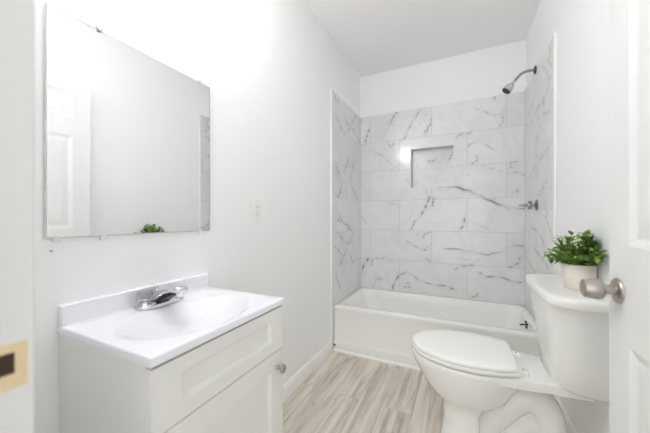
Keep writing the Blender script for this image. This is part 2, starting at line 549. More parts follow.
bv(cB, [(362,-6),(357,26)], .009, .85); bv(cB, [(215,110),(250,85),(270,60)], .004, .35)
bv(cB, [(45,72),(58,80),(70,102)], .004, .45); bv(cB, [(165,8),(185,18),(205,12)], .004, .4)
bv(cB, [(318,162),(325,146),(347,140)], .007, .75); bv(cB, [(245,178),(290,205),(322,218),(350,212)], .005, .6); bv(cB, [(325,215),(352,190)], .005, .5)
bv(cB, [(345,264),(328,253)], .008, .8); bv(cB, [(98,244),(130,256),(165,248)], .005, .55)
bv(cB, [(78,256),(60,280),(52,312)], .012, .9); bv(cB, [(98,256),(93,280)], .008, .7)
bv(cB, [(212,318),(200,345),(186,372),(184,390)], .009, .8)
bv(cB, [(216,324),(245,311),(268,322),(300,347),(345,362),(392,374)], .005, .7)
bv(cB, [(112,347),(125,338),(140,343)], .007, .7); bv(cB, [(235,375),(258,378),(250,358)], .007, .65); bv(cB, [(90,395),(112,350)], .004, .4)
bv(cB, [(160,272),(185,262)], .004, .4)
bv(cC, [(242,90),(234,75),(258,61),(290,57)], .007, .7); bv(cC, [(158,124),(200,139),(240,153)], .005, .55); bv(cC, [(240,153),(275,142),(287,105)], .004, .4)
bv(cC, [(270,150),(274,178),(258,205)], .007, .6)
bv(cC, [(68,248),(90,236),(125,232)], .007, .7); bv(cC, [(130,236),(136,224)], .008, .6)
bv(cC, [(118,292),(145,270),(188,275),(215,292),(245,307)], .005, .6); bv(cC, [(158,330),(166,346),(138,362)], .007, .65)
bv(cC, [(305,378),(308,358),(330,352)], .007, .65); bv(cC, [(298,408),(325,399),(365,412)], .006, .6)
bv(cC, [(175,372),(230,385),(285,402)], .004, .35); bv(cC, [(20,335),(50,305)], .005, .4)
bv(cE, [(225,312),(290,318),(340,327),(412,337)], .006, .55)
bv(cD, [(0,24),(55,24),(105,39),(148,63),(205,84),(245,93),(300,97)], .011, .85)
bv(cD, [(100,41),(150,55),(200,70)], .005, .4); bv(cD, [(148,63),(200,92),(235,100)], .005, .45)
bv(cD, [(84,118),(80,150),(62,168)], .010, .7); bv(cD, [(120,146),(168,166)], .004, .4)
bv(cD, [(244,42),(262,30),(256,48)], .006, .6)
bv(cD, [(12,230),(68,231),(110,242),(160,251),(215,236),(245,217),(282,221)], .006, .75)
bv(cD, [(60,260),(110,270),(150,262)], .004, .35)
bv(cD, [(266,260),(262,277),(232,292)], .008, .75)
bv(cD, [(52,298),(70,286),(108,284)], .007, .75); bv(cD, [(133,309),(155,323),(200,324),(238,338),(272,341)], .007, .85)
bv(cD, [(126,375),(122,387),(104,391)], .008, .75); bv(cD, [(-6,348),(28,355),(50,367)], .008, .8)
bv(cE, [(217,18),(203,40),(188,62)], .008, .7); bv(cE, [(118,26),(95,68),(76,100)], .005, .5)
bv(cE, [(212,372),(200,405),(188,432)], .010, .75); bv(cE, [(237,384),(228,412)], .008, .75)
bv(cE, [(345,90),(352,75),(375,68)], .007, .55)
bv(cE, [(360,255),(405,262)], .004, .3)
NV = []     # veins on the niche's own back tiles
def on_niche(u, v):
    d = ray(u, v); t = (YB + ND - TT) / d[1]; return (d[0]*t, 1.105 + d[2]*t)
for pts, w, s in (([(327,158),(316,178),(305,198)], .009, .7), ([(205,193),(222,205),(246,184)], .007, .65),
                  ([(150,215),(165,232)], .004, .4), ([(240,300),(300,285)], .004, .3)):
    NV.append(([on_niche(*p) for p in crop(*cE, pts)], w, s))

ROWS = [RIM - 0.003, 0.678, 0.979, 1.280, 1.581, 1.882, ZT]
JA, JB = [-0.843, -0.241, 0.361], [-0.541, 0.061]
bt = []
for i in range(6):
    js = [XL + TT] + (JA if (5 - i) % 2 == 0 else JB) + [XR - TT]
    for a, b in zip(js[:-1], js[1:]):
        z0, z1 = ROWS[i], ROWS[i+1]
        # cut the niche opening out of the tile
        if b > NX0 and a < NX1 and z1 > NZ0 and z0 < NZ1:
            x0, x1 = max(a, NX0), min(b, NX1)
            pz0, pz1 = max(z0, NZ0), min(z1, NZ1)
            sh = .37 + .2 * (i % 3) + .13 * (a > 0)
            if a < NX0: bt.append((a, NX0, z0, z1, 'r', sh))
            if b > NX1: bt.append((NX1, b, z0, z1, 'l', sh))
            e = ('l' if a < NX0 else '') + ('r' if b > NX1 else '')
            if z0 < NZ0: bt.append((x0, x1, z0, NZ0, e + 't', sh))
            if z1 > NZ1: bt.append((x0, x1, NZ1, z1, e + 'b', sh))
        else:
            bt.append((a, b, z0, z1))
# pieces of one tile around the niche are not parted by grout: merge by using no gap on shared cut edges
tile_panel('wall_tile_back', lambda s, z, d: (s, YB - d, z), bt, BV, 11)
nt_ = [(NX0, -0.20, 1.581, NZ1), (-0.20, NX1, 1.581, NZ1), (NX0, NX1, NZ0, 1.581)]
nt_ = [(NX0, NX1, 1.581, NZ1), (NX0, NX1, NZ0, 1.581)]
tile_panel('wall_tile_niche', lambda s, z, d: (s, YB + ND - d, z), nt_, NV, 13)
# niche side linings and shelf
m = MB()
for (x0, x1, z0, z1) in ((NX0 - 0.012, NX0, NZ0 - 0.012, NZ1 + 0.012), (NX1, NX1 + 0.012, NZ0 - 0.012, NZ1 + 0.012),
                         (NX0, NX1, NZ0 - 0.012, NZ0), (NX0, NX1, NZ1, NZ1 + 0.012)):
    m.box(x0, x1, YB - TT + 0.0005, YB + ND + 0.01, z0, z1)
m.box(NX0, NX1, YB + ND - 0.0015, YB + ND + 0.01, NZ0, NZ1)
struct('trim_1', m, mat('niche_lining', srgb(226, 226, 225), 0.25), smooth=False)
# grout beds
def grout(name, b):
    m = MB(); m.box(*b); return struct(name, m, GROUT, smooth=False)
m = MB()
for a in ((XL+TT, NX0-.012, RIM-.003, ZT-.001), (NX1+.012, XR-TT, RIM-.003, ZT-.001), (NX0-.012, NX1+.012, RIM-.003, NZ0-.012), (NX0-.012, NX1+.012, NZ1+.012, ZT-.001)):
    m.box(a[0], a[1], YB - TT + 0.0012, YB, a[2], a[3])
struct('wall_grout_back', m, GROUT, smooth=False)
SV_L, SV_R = [], []
def sv(L, X, c, pts, w=.008, s=.7): L.append(([on_side(*p, X) for p in crop(*c, pts)], w, s))
cL = (320, 60, 2.406); cL2 = (320, 220, 2.033); cR = (430, 40, 2.406); cR2 = (510, 20, 7.217)
xl, xr = XL + TT, XR - TT
for pts in ([(58,138),(72,160),(86,178),(96,200)], [(36,132),(52,165),(60,180)], [(74,222),(62,258),(52,300),(44,332)], [(82,238),(70,300)],
            [(45,372),(58,395),(76,412)], [(76,305),(90,332)], [(34,85),(44,100)], [(88,128),(66,175)], [(36,250),(46,275)],
            [(40,330),(52,318)], [(60,90),(78,118)]):
    sv(SV_L, xl, cL, pts, .010, .55)
for pts in ([(35,25),(50,45),(62,48)], [(30,55),(45,70)], [(60,70),(68,88)], [(32,110),(42,140)], [(55,60),(40,90)], [(70,20),(62,45)], [(36,0),(66,14)]):
    sv(SV_L, xl, cL2, pts, .010, .5)
for pts in ([(290,100),(280,130),(262,160)], [(250,140),(235,190),(232,230)], [(275,150),(260,158),(244,200)], [(290,170),(270,180)],
            [(282,75),(286,105)], [(262,180),(255,250),(258,330)], [(268,200),(250,290)], [(285,260),(262,290),(240,330)],
            [(280,340),(262,375)], [(276,400),(284,420)]):
    sv(SV_R, xr, cR, pts, .010, .45)
for pts in ([(288,170),(280,200),(296,240),(280,300)], [(265,280),(300,330)], [(240,340),(262,372)], [(300,400),(280,433)]):
    sv(SV_R, xr, cR2, pts, .012, .4)
for p in ([(530,225),(541,236),(551,262)], [(534,248),(548,268)], [(529,262),(536,274)], [(545,215),(552,235)], [(538,275),(553,290)]):
    SV_R.append(([on_side(*q, xr) for q in p], .010, .5))
def side_tiles(y0):
    out = []
    for i in range(6):
        js = [y0] + ([YB - TT - 0.38] if (5 - i) % 2 == 0 else [YB - TT - 0.08, YB - TT - 0.68]) + [YB - TT]
        js = sorted(j for j in js if j >= y0)
        for a, b in zip(js[:-1], js[1:]): out.append((a, b, ROWS[i], ROWS[i+1]))
    for z0, z1 in ((0.0, RIM - 0.003),):   # below the rim, in front of the tub
        if y0 < 2.12: out.append((y0, 2.20, z0 + 0.002, z1))
    return out
tile_panel('wall_tile_left', lambda s, z, d: (XL + d, s, z), side_tiles(YL), SV_L, 17)
tile_panel('wall_tile_right', lambda s, z, d: (XR - d, s, z), side_tiles(YR), SV_R, 19)
m = MB(); m.box(XL, XL + TT - .0012, YL, YB, RIM - .003, ZT - .001); m.box(XL, XL + TT - .0012, YL, 2.20, 0, RIM - .003); struct('wall_grout_left', m, GROUT, smooth=False)
m = MB(); m.box(XR - TT + .0012, XR, YR, YB, RIM - .003, ZT - .001); m.box(XR - TT + .0012, XR, YR, 2.20, 0, RIM - .003); struct('wall_grout_right', m, GROUT, smooth=False)
# white edge profiles at the ends of the tile
m = MB(); m.box(XL, XL + TT + .003, YL - .014, YL, 0.0, ZT + .004); struct('trim_2', m, TRIM, bevel=.003)
m = MB(); m.box(XR - TT - .003, XR, YR - .014, YR, 0.0, ZT + .004); struct('trim_3', m, TRIM, bevel=.003)

# ---------------------------------------------------------------- baseboards and shoe strip
def baseboard(name, x0, x1, y0, y1, h, face):
    m = MB()
    t = abs(x1 - x0)
    s = 1 if face > 0 else -1
    w = x0 if face > 0 else x1
    prof = [(0, 0), (t, 0), (t, h - .022), (t * .75, h - .012), (t * .45, h - .003), (t * .3, h), (0, h)]
    rings = [[(w + s * a, y, z) for a, z in prof] for y in (y0, y1)]
    m.loft(rings); return struct(name, m, TRIM, angle=25)
baseboard('baseboard_left', XL, XL + .014, 0.82, YL - .014, .096, 1)
baseboard('baseboard_right', XR - .014, XR, YF, YR - .014, .096, -1)
m = MB()
m.loft([[(x, 2.126, 0), (x, 2.112, 0), (x, 2.112, .008), (x, 2.117, .015), (x, 2.126, .017)] for x in (XL + .014, XR - .014)])
struct('trim_4', m, TRIM, angle=25)

# ---------------------------------------------------------------- door frame (jambs)
m = MB()
m.box(JX0 - .018, JX0, 0.03, YF, 0, DH + .018); m.box(JX1, JX1 + .018, 0.03, YF, 0, DH + .018); m.box(JX0, JX1, 0.03, YF, DH, DH + .018)
m.box(JX0, JX0 + .010, 0.07, 0.112, 0, DH); m.box(JX1 - .010, JX1, 0.07, 0.112, 0, DH); m.box(JX0, JX1, 0.07, 0.112, DH - .01, DH)
frame = struct('trim_5', m, JAMB, bevel=.003)
m = MB(); m.box(JX0, JX0 + .0006, 0.122, 0.1565, 0.893, 0.949); pt = struct('bare_wood_patch', m, WOOD, frame, smooth=False); pt['label'] = 'bare wood patch cut for the strike plate'
m = MB(); m.box(JX0 + .0004, JX0 + .0012, 0.118, 0.1445, 0.912, 0.938); struct('latch_hole', m, HOLE, frame, smooth=False)

# ---------------------------------------------------------------- door, standing open at the right
DX, DW0, DW1, DZ0, DZ1 = 0.366, 0.168, 1.020, 0.012, 2.035
m = MB()
us = [DW0, DW0 + .098, DW0 + .376, DW0 + .476, DW1 - .098, DW1]
vz = [DZ0, 0.24, 0.795, 1.035, 1.64, 1.745, 1.925, DZ1]
pan = {(i, j) for i in (1, 3) for j in (1, 3, 5)}
prof = [(.008, -.003), (.020, -.0065), (.028, -.0065), (.058, -.002)]
panel_face(lambda u, v, d: (DX - d, u, v), us, vz, pan, prof, m)
mm = MB(); panel_face(lambda u, v, d: (DX + .035 + d, u, v), us, vz, pan, prof, mm)
m.add(mm.v, [tuple(reversed(f)) for f in mm.f])
m.add([(DX,DW0,DZ0),(DX+.035,DW0,DZ0),(DX+.035,DW1,DZ0),(DX,DW1,DZ0),(DX,DW0,DZ1),(DX+.035,DW0,DZ1),(DX+.035,DW1,DZ1),(DX,DW1,DZ1)],
      [(3,2,1,0),(4,5,6,7),(0,1,5,4),(2,3,7,6)])
door = struct('door_1', m, DOORM, angle=15)
KY, KZ = 0.972, 0.918
def knob_set(sx, x0):
    kn = MB()
    kn.lathe([(0,.0),(.0125,.006),(.0125,.030),(.019,.0305),(.0235,.032),(.0260,.038),(.0268,.046),(.0258,.054),(.0238,.064),(.0228,.069),(.0200,.0705),(.0165,.069),(0,.0685)], (x0, KY, KZ), (sx,0,0), 40)
    k = obj('door_knob', kn, NICKEL, door, angle=50)
    r = MB(); r.lathe([(0,0),(.0325,0),(.0325,.002),(.029,.0065),(.018,.009),(.014,.0095),(0,.0095)], (x0, KY, KZ), (sx,0,0), 40)
    obj('rosette', r, NICKEL, k, angle=50)
knob_set(-1, DX)
kn = MB(); kn.lathe([(0,0),(.0325,0),(.031,.007),(.0125,.009),(.0125,.025),(.024,.032),(.026,.045),(.022,.058),(0,.06)], (DX+.035, KY, KZ), (1,0,0), 32); obj('door_knob', kn, NICKEL, door)
for hz in (0.25, 1.05, 1.82):
    h = MB(); h.lathe([(.006, 0), (.006, .09)], (DX + .004, DW0 - .003, hz), (0,0,1), 12); obj('hinge', h, NICKEL, door)

# ---------------------------------------------------------------- mirror
MY0, MY1, MZ0, MZ1 = 0.331, 0.853, 1.051, 1.657
t = thing('wall_mirror', (XL, (MY0+MY1)/2, MZ0), 'frameless rectangular mirror on the left wall above the vanity', 'mirror')
m = MB()
bw = .0015
A = [(XL + .002, MY0, MZ0), (XL + .002, MY1, MZ0), (XL + .002, MY1, MZ1), (XL + .002, MY0, MZ1)]
B = [(XL + .0055, a[1], a[2]) for a in A]
Cc = [(XL + .0062, MY0+bw, MZ0+bw), (XL + .0062, MY1-bw, MZ0+bw), (XL + .0062, MY1-bw, MZ1-bw), (XL + .0062, MY0+bw, MZ1-bw)]
m.loft([A, B, Cc]); obj('glass_plate', m, MIRROR, t, smooth=False)
EDGE = mat('ground_glass_edge', srgb(206, 210, 208), 0.3, var=0.03, scale=60)
def mring(o, x): return [(x, MY0 - .0004 + o, MZ0 - .0004 + o), (x, MY1 + .0004 - o, MZ0 - .0004 + o), (x, MY1 + .0004 - o, MZ1 + .0004 - o), (x, MY0 - .0004 + o, MZ1 + .0004 - o)]
m = MB(); m.loft([mring(0, XL + .002), mring(0, XL + .0062), mring(.0035, XL + .0066)], cap0=False, cap1=False); eg = obj('glass_edge', m, EDGE, t, smooth=False)
def clip(y, z, s):
    c = MB(); c.box(XL + .0005, XL + .012, y - .008, y + .008, min(z, z + s*.012), max(z, z + s*.008)); c.box(XL + .0075, XL + .012, y - .005, y + .005, min(z - s*.005, z), max(z - s*.005, z))
    obj('mirror_clip', c, CLIPM, t, bevel=.0015)
clip(.449, MZ1, 1); clip(.803, MZ1, 1); clip(.354, MZ0, -1); clip(.459, MZ0, -1); clip(.807, MZ0, -1)
m = MB(); m.lathe([(0,0),(.0028,0),(.0028,.001),(.0013,.0015),(.0013,.010),(0,.010)], (XL + .010, .342, 1.019), (-1,0,0), 10)
tag(obj('wall_nail', m, NICKEL), 'tiny nail in the left wall below the mirror corner', 'nail')

# ---------------------------------------------------------------- wall outlet
OY, OZ = 1.160, 1.142
t = thing('wall_outlet', (XL, OY, OZ - .062), 'white wall outlet plate between the mirror and the tub', 'outlet')
m = MB(); m.box(XL, XL + .006, OY - .041, OY + .041, OZ - .062, OZ + .062); obj('cover_plate', m, PLASTIC, t, bevel=.004, seg=3)
m = MB(); m.box(XL + .004, XL + .0085, OY - .017, OY + .017, OZ - .034, OZ + .034); rc = obj('receptacle', m, PLASTIC, t, bevel=.0015)
for zc in (OZ + .021, OZ - .021):
    for dy, hh in ((-.0065, .0045), (.0065, .0035)):
        s = MB(); s.box(XL + .0083, XL + .0088, OY + dy - .0012, OY + dy + .0012, zc - hh, zc + hh); obj('slot', s, SLOT, rc, smooth=False)
for zc in (OZ + .004, OZ - .004):
    s = MB(); s.box(XL + .0083, XL + .0098, OY - .007, OY + .007, zc - .0028, zc + .0028); obj('test_button', s, CLIPM, rc, bevel=.0006)
for zc in (OZ + .049, OZ - .049):
    s = MB(); s.lathe([(0,0),(.003,0),(.003,.0012),(0,.0018)], (XL + .006, OY, zc), (1,0,0), 12); obj('screw', s, CLIPM, t)

# ---------------------------------------------------------------- vanity cabinet
VY0, VY1, VXF, VZT = 0.360, 0.836, -0.590, 0.797
t = thing('vanity_cabinet', (XL, (VY0+VY1)/2, 0), 'pale grey shaker vanity cabinet with one drawer front over one door', 'cabinet')
m = MB()
m.box(XL + .001, VXF, VY0, VY0 + .015, .0, VZT); m.box(XL + .001, VXF, VY1 - .015, VY1, .0, VZT)
m.box(XL + .001, VXF, VY0 + .015, VY1 - .015, .09, .105); m.box(XL + .001, XL + .008, VY0 + .015, VY1 - .015, .105, VZT)
m.box(VXF - .018, VXF, VY0 + .015, VY1 - .015, .66, VZT); m.box(VXF - .065, VXF - .05, VY0 + .015, VY1 - .015, 0, .09)
obj('body', m, CABM, t, bevel=.0015)
def front(name, z0, z1, inset, th=.018):
    f = MB()
    y0, y1 = VY0 + .001, VY1 - .001
    X = VXF + th + .0008
    uu = [y0, y0 + .071, y1 - .066, y1]
    vv = [z0, z0 + inset[0], z1 - inset[1], z1]
    panel_face(lambda u, v, d: (X + d, u, v), uu, vv, {(1, 1)}, [(.002, -.002), (.007, -.011)], f)
    x0 = VXF + .0008
    c = [(x0,y0,z0),(x0,y1,z0),(x0,y1,z1),(x0,y0,z1),(X,y0,z0),(X,y1,z0),(X,y1,z1),(X,y0,z1)]
    f.add(c, [(3,2,1,0),(0,1,5,4),(1,2,6,5),(2,3,7,6),(3,0,4,7)])
    return obj(name, f, CABM, t, angle=20)
front('drawer_front', .6445, .7905, (.040, .036))
dr = front('cabinet_door', .095, .6415, (.062, .062))
m = MB(); m.lathe([(0,0),(.008,0),(.006,.004),(.005,.012),(.010,.016),(.0145,.020),(.0150,.024),(.012,.028),(0,.030)], (VXF + .019, .802, .585), (1,0,0), 24)
obj('knob', m, NICKEL, dr)

# ---------------------------------------------------------------- vanity top with integral basin
TY0, TY1, TX0, TX1, TZ = 0.357, 0.840, XL + .001, -0.566, 0.818
t = thing('countertop', (XL, (TY0+TY1)/2, .798), 'glossy white vanity countertop with moulded oval basin', 'countertop')
m = MB()
bx, by, ax_, ay_ = -0.737, 0.594, 0.149, 0.206
N = 72
angs = [2*PI*k/N for k in range(N)]
corner_a = [math.atan2(sy*(Y - by)*0 + (Y - by), X - bx) for sy, X, Y in ((1, TX1, TY1), (1, TX0, TY1), (1, TX0, TY0), (1, TX1, TY0))]
for ca in corner_a:      # snap nearest direction to each corner
    ca %= 2*PI
    k = min(range(N), key=lambda i: abs(angs[i] - ca)); angs[k] = ca
def rect_hit(a):
    dx, dy = math.cos(a), math.sin(a); best = 9
    for X in (TX0, TX1):
        if abs(dx) > 1e-9 and (X - bx)/dx > 0: best = min(best, (X - bx)/dx)
    for Y in (TY0, TY1):
        if abs(dy) > 1e-9 and (Y - by)/dy > 0: best = min(best, (Y - by)/dy)
    return (bx + dx*best, by + dy*best)
def ell(a, s):
    r = 1 / math.sqrt((math.cos(a)/ax_)**2 + (math.sin(a)/ay_)**2)
    return (bx + r*s*math.cos(a), by + r*s*math.sin(a))
rings = []
R_ = [rect_hit(a) for a in angs]
rings.append([(x, y, .798) for x, y in R_])
rings.append([(x, y, TZ - .003) for x, y in R_])
def toward(p, d):
    return tuple(p[i] + (c - p[i]) * d for i, c in enumerate((bx, by)))
rings.append([(*toward(p, .004), TZ - .0008) for p in R_]); rings.append([(*toward(p, .012), TZ) for p in R_])
rings.append([tuple((a + b)/2 for a, b in zip(toward(p, .012), ell(an, 1.06))) + (TZ,) for p, an in zip(R_, angs)])
for s, d in ((1.05, 0), (1.02, .0004), (1.0, .0012), (.97, .0035), (.93, .0085), (.87, .019), (.79, .034), (.69, .050), (.56, .066), (.40, .078), (.22, .085), (.09, .088)):
    rings.append([(*ell(a, s), TZ - d * .8) for a in angs])
m.loft(rings, cap0=False, cap1=True)
obj('counter_slab', m, TOPM, t, angle=60)
m = MB(); m.box(XL + .0008, XL + .021, TY0, TY1 - .006, TZ - .004, .874); obj('backsplash', m, TOPM, t, bevel=.004, seg=3)
m = MB(); m.lathe([(0,0),(.021,0),(.021,.002),(.016,.003),(.013,.0015),(0,.0015)], (bx, by, TZ - .0702), (0,0,1), 24); obj('drain', m, CHROME, t)

# ---------------------------------------------------------------- faucet
FX, FY, FZ = -0.902, 0.600, TZ + .0003
t = thing('faucet', (FX, FY, FZ), 'chrome centerset faucet with clear knobs on the vanity top', 'faucet')
m = MB()
def oval(z, hx, hy):
    return [(FX + p[0], FY + p[1], z) for p in rrect(-hx, hx, -hy, hy, hx * .92, 0, 8)]
m.loft([oval(FZ, .027, .080), oval(FZ + .007, .027, .080), oval(FZ + .011, .024, .077), oval(FZ + .0125, .018, .07)])
obj('base', m, CHROME, t)
m = MB()
def spsec(x, z0, z1, hw, n=24):
    out = []
    for k in range(n):
        a = 2*PI*k/n; c, q = math.cos(a), math.sin(a)
        out.append((FX + x, FY + hw*math.copysign(abs(c)**.7, c), (z0+z1)/2 + FZ + (z1-z0)/2*math.copysign(abs(q)**.7, q)))
    return out
SPS = [(-.024,.0110,.020,.014),(-.022,.0105,.028,.024),(-.010,.0105,.039,.027),(.008,.0150,.051,.0265),(.026,.030,.061,.025),(.050,.040,.068,.0235),(.080,.046,.072,.022),(.100,.048,.071,.0205),(.111,.049,.068,.019),(.116,.052,.064,.015)]
m.loft([spsec(*q) for q in SPS])
sp_ = obj('spout', m, CHROME, t, angle=60)
m = MB(); m.loft([[(FX + x, FY + y, FZ + z) for x, z in ((.000,.0128),(.024,.0128),(.074,.040),(.074,.047),(.030,.034),(.004,.020))] for y in (-.019, .019)]); u_ = obj('spout_shade', m, DARK, sp_); u_['label'] = 'dark insert standing for the shade under the spout'  # dark insert stands in for the shade below the spout
m = MB(); m.lathe([(.0105,0),(.0115,.004),(.0115,.016),(.009,.018)], (FX + .096, FY, FZ + .036), (0,0,1), 20); obj('aerator', m, CHROME, t)
for s in (-1, 1):
    m = MB(); m.lathe([(0,0),(.012,0),(.010,.004),(.006,.008),(0,.008)], (FX, FY + s*.051, FZ + .0115), (0,0,1), 20); hd = obj('handle', m, CHROME, t)
    m = MB()
    rings = []
    for r, z in ((.010, .026), (.019, .028), (.0225, .036), (.0225, .050), (.020, .058), (.012, .061)):
        rings.append([(FX + (r*(1 + .05*math.cos(8*a)))*math.cos(a), FY + s*.051 + (r*(1 + .05*math.cos(8*a)))*math.sin(a), FZ + z - .006) for a in [2*PI*k/48 for k in range(48)]])
    m.loft(rings); kb = obj('clear_knob', m, CLEAR, hd, angle=30); kb['label'] = 'clear acrylic knob'
m = MB(); m.lathe([(.003, 0), (.003, .030), (.006, .031), (.006, .038), (0, .040)], (FX - .020, FY, FZ + .016), (0,0,1), 12); obj('lift_rod', m, CHROME, t)

# ---------------------------------------------------------------- bathtub
t = thing('bathtub', ((XL+XR)/2, 2.48, 0), 'white alcove bathtub with flat apron between tiled walls', 'bathtub')
X0, X1, Y0, Y1 = XL + TT + .0015, XR - TT - .0015, 2.135, YB - TT - .0015
def tr(x0, x1, y0, y1, r, z): return rrect(x0, x1, y0, y1, r, z, 8)
rings = [tr(X0, X1, Y0 - .008, Y1, .006, .0), tr(X0, X1, Y0 - .008, Y1, .006, .072), tr(X0, X1, Y0 - .003, Y1, .006, .084),
         tr(X0, X1, Y0 + .003, Y1, .006, .094), tr(X0, X1, Y0 + .006, Y1, .006, .335), tr(X0, X1, Y0 + .002, Y1, .008, .347), tr(X0, X1, Y0 + .001, Y1, .008, .361),
         tr(X0 + .001, X1 - .001, Y0 + .004, Y1 - .001, .010, .368), tr(X0 + .004, X1 - .004, Y0 + .012, Y1 - .004, .014, .371),
         tr(X0 + .035, X1 - .022, Y0 + .060, Y1 - .030, .05, .371), tr(X0 + .055, X1 - .034, Y0 + .076, Y1 - .042, .07, .368),
         tr(X0 + .066, X1 - .040, Y0 + .084, Y1 - .050, .08, .358), tr(X0 + .090, X1 - .050, Y0 + .096, Y1 - .060, .10, .300),
         tr(X0 + .150, X1 - .070, Y0 + .118, Y1 - .078, .12, .160), tr(X0 + .190, X1 - .092, Y0 + .140, Y1 - .098, .12, .095),
         tr(X0 + .235, X1 - .135, Y0 + .180, Y1 - .138, .11, .072)]
m = MB(); m.loft(rings); obj('basin_shell', m, TUB, t, angle=55)
m = MB()
oc = Vector((X1 - .047, 2.455, .332))
m.lathe([(0,0),(.011,0),(.010,.004),(.005,.007),(0,.008)], oc, (-1,0,.12), 16)
for dv in (Vector((-.15, -.25, 1)), Vector((.05, -.45, -.8)), Vector((-1, -.15, -.12))):
    dv.normalize()      # two short wings and the lever that sticks out into the tub
    c_ = oc + Vector((-.010, 0, 0)); ln = .040 if dv.x < -.8 else .030
    m.tube([c_ - dv*.004, c_ + dv*ln*.4, c_ + dv*ln*.75, c_ + dv*ln], [.005, .0055, .0075, .004], 10)
ob = obj('overflow_lever', m, BRONZE, t); ob['label'] = 'dark brass three-armed drain lever'
m = MB(); m.lathe([(0,0),(.028,0),(.028,.002),(.02,.003),(0,.002)], (X1 - .22, 2.48, .0725), (0,0,1), 20); obj('drain', m, CHROME, t)

m = MB(); m.ellipsoid((XL + .0215, 2.1235, .050), .0130, .0045, .0060, Matrix.Rotation(.5, 3, 'Y')); cg = obj('caulk_gap', m, DARK, t); cg['label'] = 'small dark gap at the apron corner'

# ---------------------------------------------------------------- shower head
t = thing('wall_shower', (XR - TT, 2.467, 2.169), 'chrome shower head on a curved arm high on the tiled right wall', 'shower head')
SX, SY, SZ = XR - TT, 2.462, 2.168
m = MB(); m.lathe([(0,0),(.029,0),(.029,.003),(.024,.009),(.014,.013),(0,.013)], (SX, SY, SZ), (-1,0,0), 28); e = obj('wall_flange', m, TEAL, t); e['label'] = 'teal protective flange'
arm = smooth_path([(SX - .004, SY, SZ), (SX - .045, SY, SZ + .003), (SX - .082, SY - .002, SZ - .010), (SX - .112, SY - .004, SZ - .038), (SX - .132, SY - .006, SZ - .063)], 8)
m = MB(); m.tube(arm, .0095, 16); obj('arm', m, CHROME2, t)
d = Vector((-.62, -.12, -.77)).normalized(); p0 = Vector(arm[-1])
m = MB(); m.lathe([(0,-.006),(.011,-.006),(.013,.004),(.013,.014),(.017,.022),(.022,.026),(.030,.046),(.034,.066),(.034,.076),(.031,.079),(0,.079)], p0, d, 28); hd = obj('head', m, CHROME, t)
m = MB(); m.lathe([(0,0),(.030,0),(.029,.003),(.012,.004),(0,.002)], p0 + d*.0785, d, 28); obj('spray_face', m, DARK, hd)

# ---------------------------------------------------------------- shower valve
t = thing('shower_valve', (XR - TT, 2.424, 1.195), 'chrome shower valve with cross handle on the tiled right wall', 'valve')
VX, VY_, VZ_ = XR - TT, 2.424, 1.195
m = MB(); m.lathe([(0,0),(.040,0),(.040,.003),(.034,.009),(.018,.013),(.012,.014),(.012,.030),(0,.030)], (VX, VY_, VZ_), (-1,0,0), 28); obj('escutcheon', m, CHROME2, t)
m = MB()
m.lathe([(0,.026),(.013,.026),(.015,.034),(.015,.046),(.011,.052),(.012,.062),(.011,.085),(.006,.108),(0,.112)], (VX, VY_, VZ_), (-1,0,0), 24)
for k in range(4):
    a = PI/4 + k*PI/2
    dv = Vector((0, math.cos(a), math.sin(a)))
    c = Vector((VX - .040, VY_, VZ_))
    m.tube([c, c + dv*.02, c + dv*.034, c + dv*.040], [.006, .0075, .0095, .005], 12)
obj('cross_handle', m, CHROME2, t)

# ---------------------------------------------------------------- toilet
TC = 1.535
t = thing('toilet', (XR - .3, TC, 0), 'white two-piece toilet with closed lid against the right wall', 'toilet')
def egg(Lc, af, ab, w, z, n=48, p=2.0, back=2.0):
    """outline; L is measured out from the wall, front end toward -X"""
    out = []
    for k in range(n):
        a = 2*PI*k/n
        c, s = math.cos(a), math.sin(a)
        e = p if c > 0 else back
        cc = math.copysign(abs(c) ** (2/e), c); ss = math.copysign(abs(s) ** (2/e), s)
        L = Lc + (af if c > 0 else ab) * cc
        out.append((XR - L, TC - w * ss, z))
    return out
m = MB()
secs = [egg(.50,.092,.085,.122,0,p=2.6,back=8), egg(.50,.092,.085,.122,.02,p=2.6,back=8), egg(.50,.084,.083,.117,.05,p=2.6,back=8), egg(.50,.074,.082,.110,.14,p=2.6,back=8), egg(.50,.080,.084,.112,.20,p=2.6,back=6),
        egg(.490,.100,.100,.118,.236,p=2.4,back=4), egg(.482,.140,.130,.134,.252,p=2.2,back=3), egg(.472,.180,.170,.152,.280,back=2.4), egg(.468,.216,.200,.169,.325), egg(.470,.240,.230,.179,.375), egg(.470,.255,.245,.185,.405),
        egg(.470,.258,.250,.187,.425), egg(.470,.254,.245,.184,.434), egg(.470,.240,.23,.168,.437)]
m.loft(secs)
# rear deck carrying the tank
def deck(z, g=0.0):
    pts = [(.42, .179-g), (.36, .1665-g), (.30, .155-g), (.23, .145-g), (.17, .134-g), (.05, .125-g), (.03+g, .118-g)]
    return [(XR - L, TC - w, z) for L, w in pts] + [(XR - L, TC + w, z) for L, w in reversed(pts)]
m.loft([deck(.385, .02), deck(.395, .004), deck(.425), deck(.434, .004), deck(.436, .012)])
# recessed rear skirt between pedestal and wall
def foot(L0, L1, w, z, r=.03): return [(x, y, z) for x, y, _ in rrect(XR - L1, XR - L0, TC - w, TC + w, r, 0, 5)]
m.loft([foot(.15,.47,.110,0), foot(.15,.47,.112,.022), foot(.155,.46,.100,.040), foot(.16,.46,.050,.060), foot(.16,.46,.046,.39)])
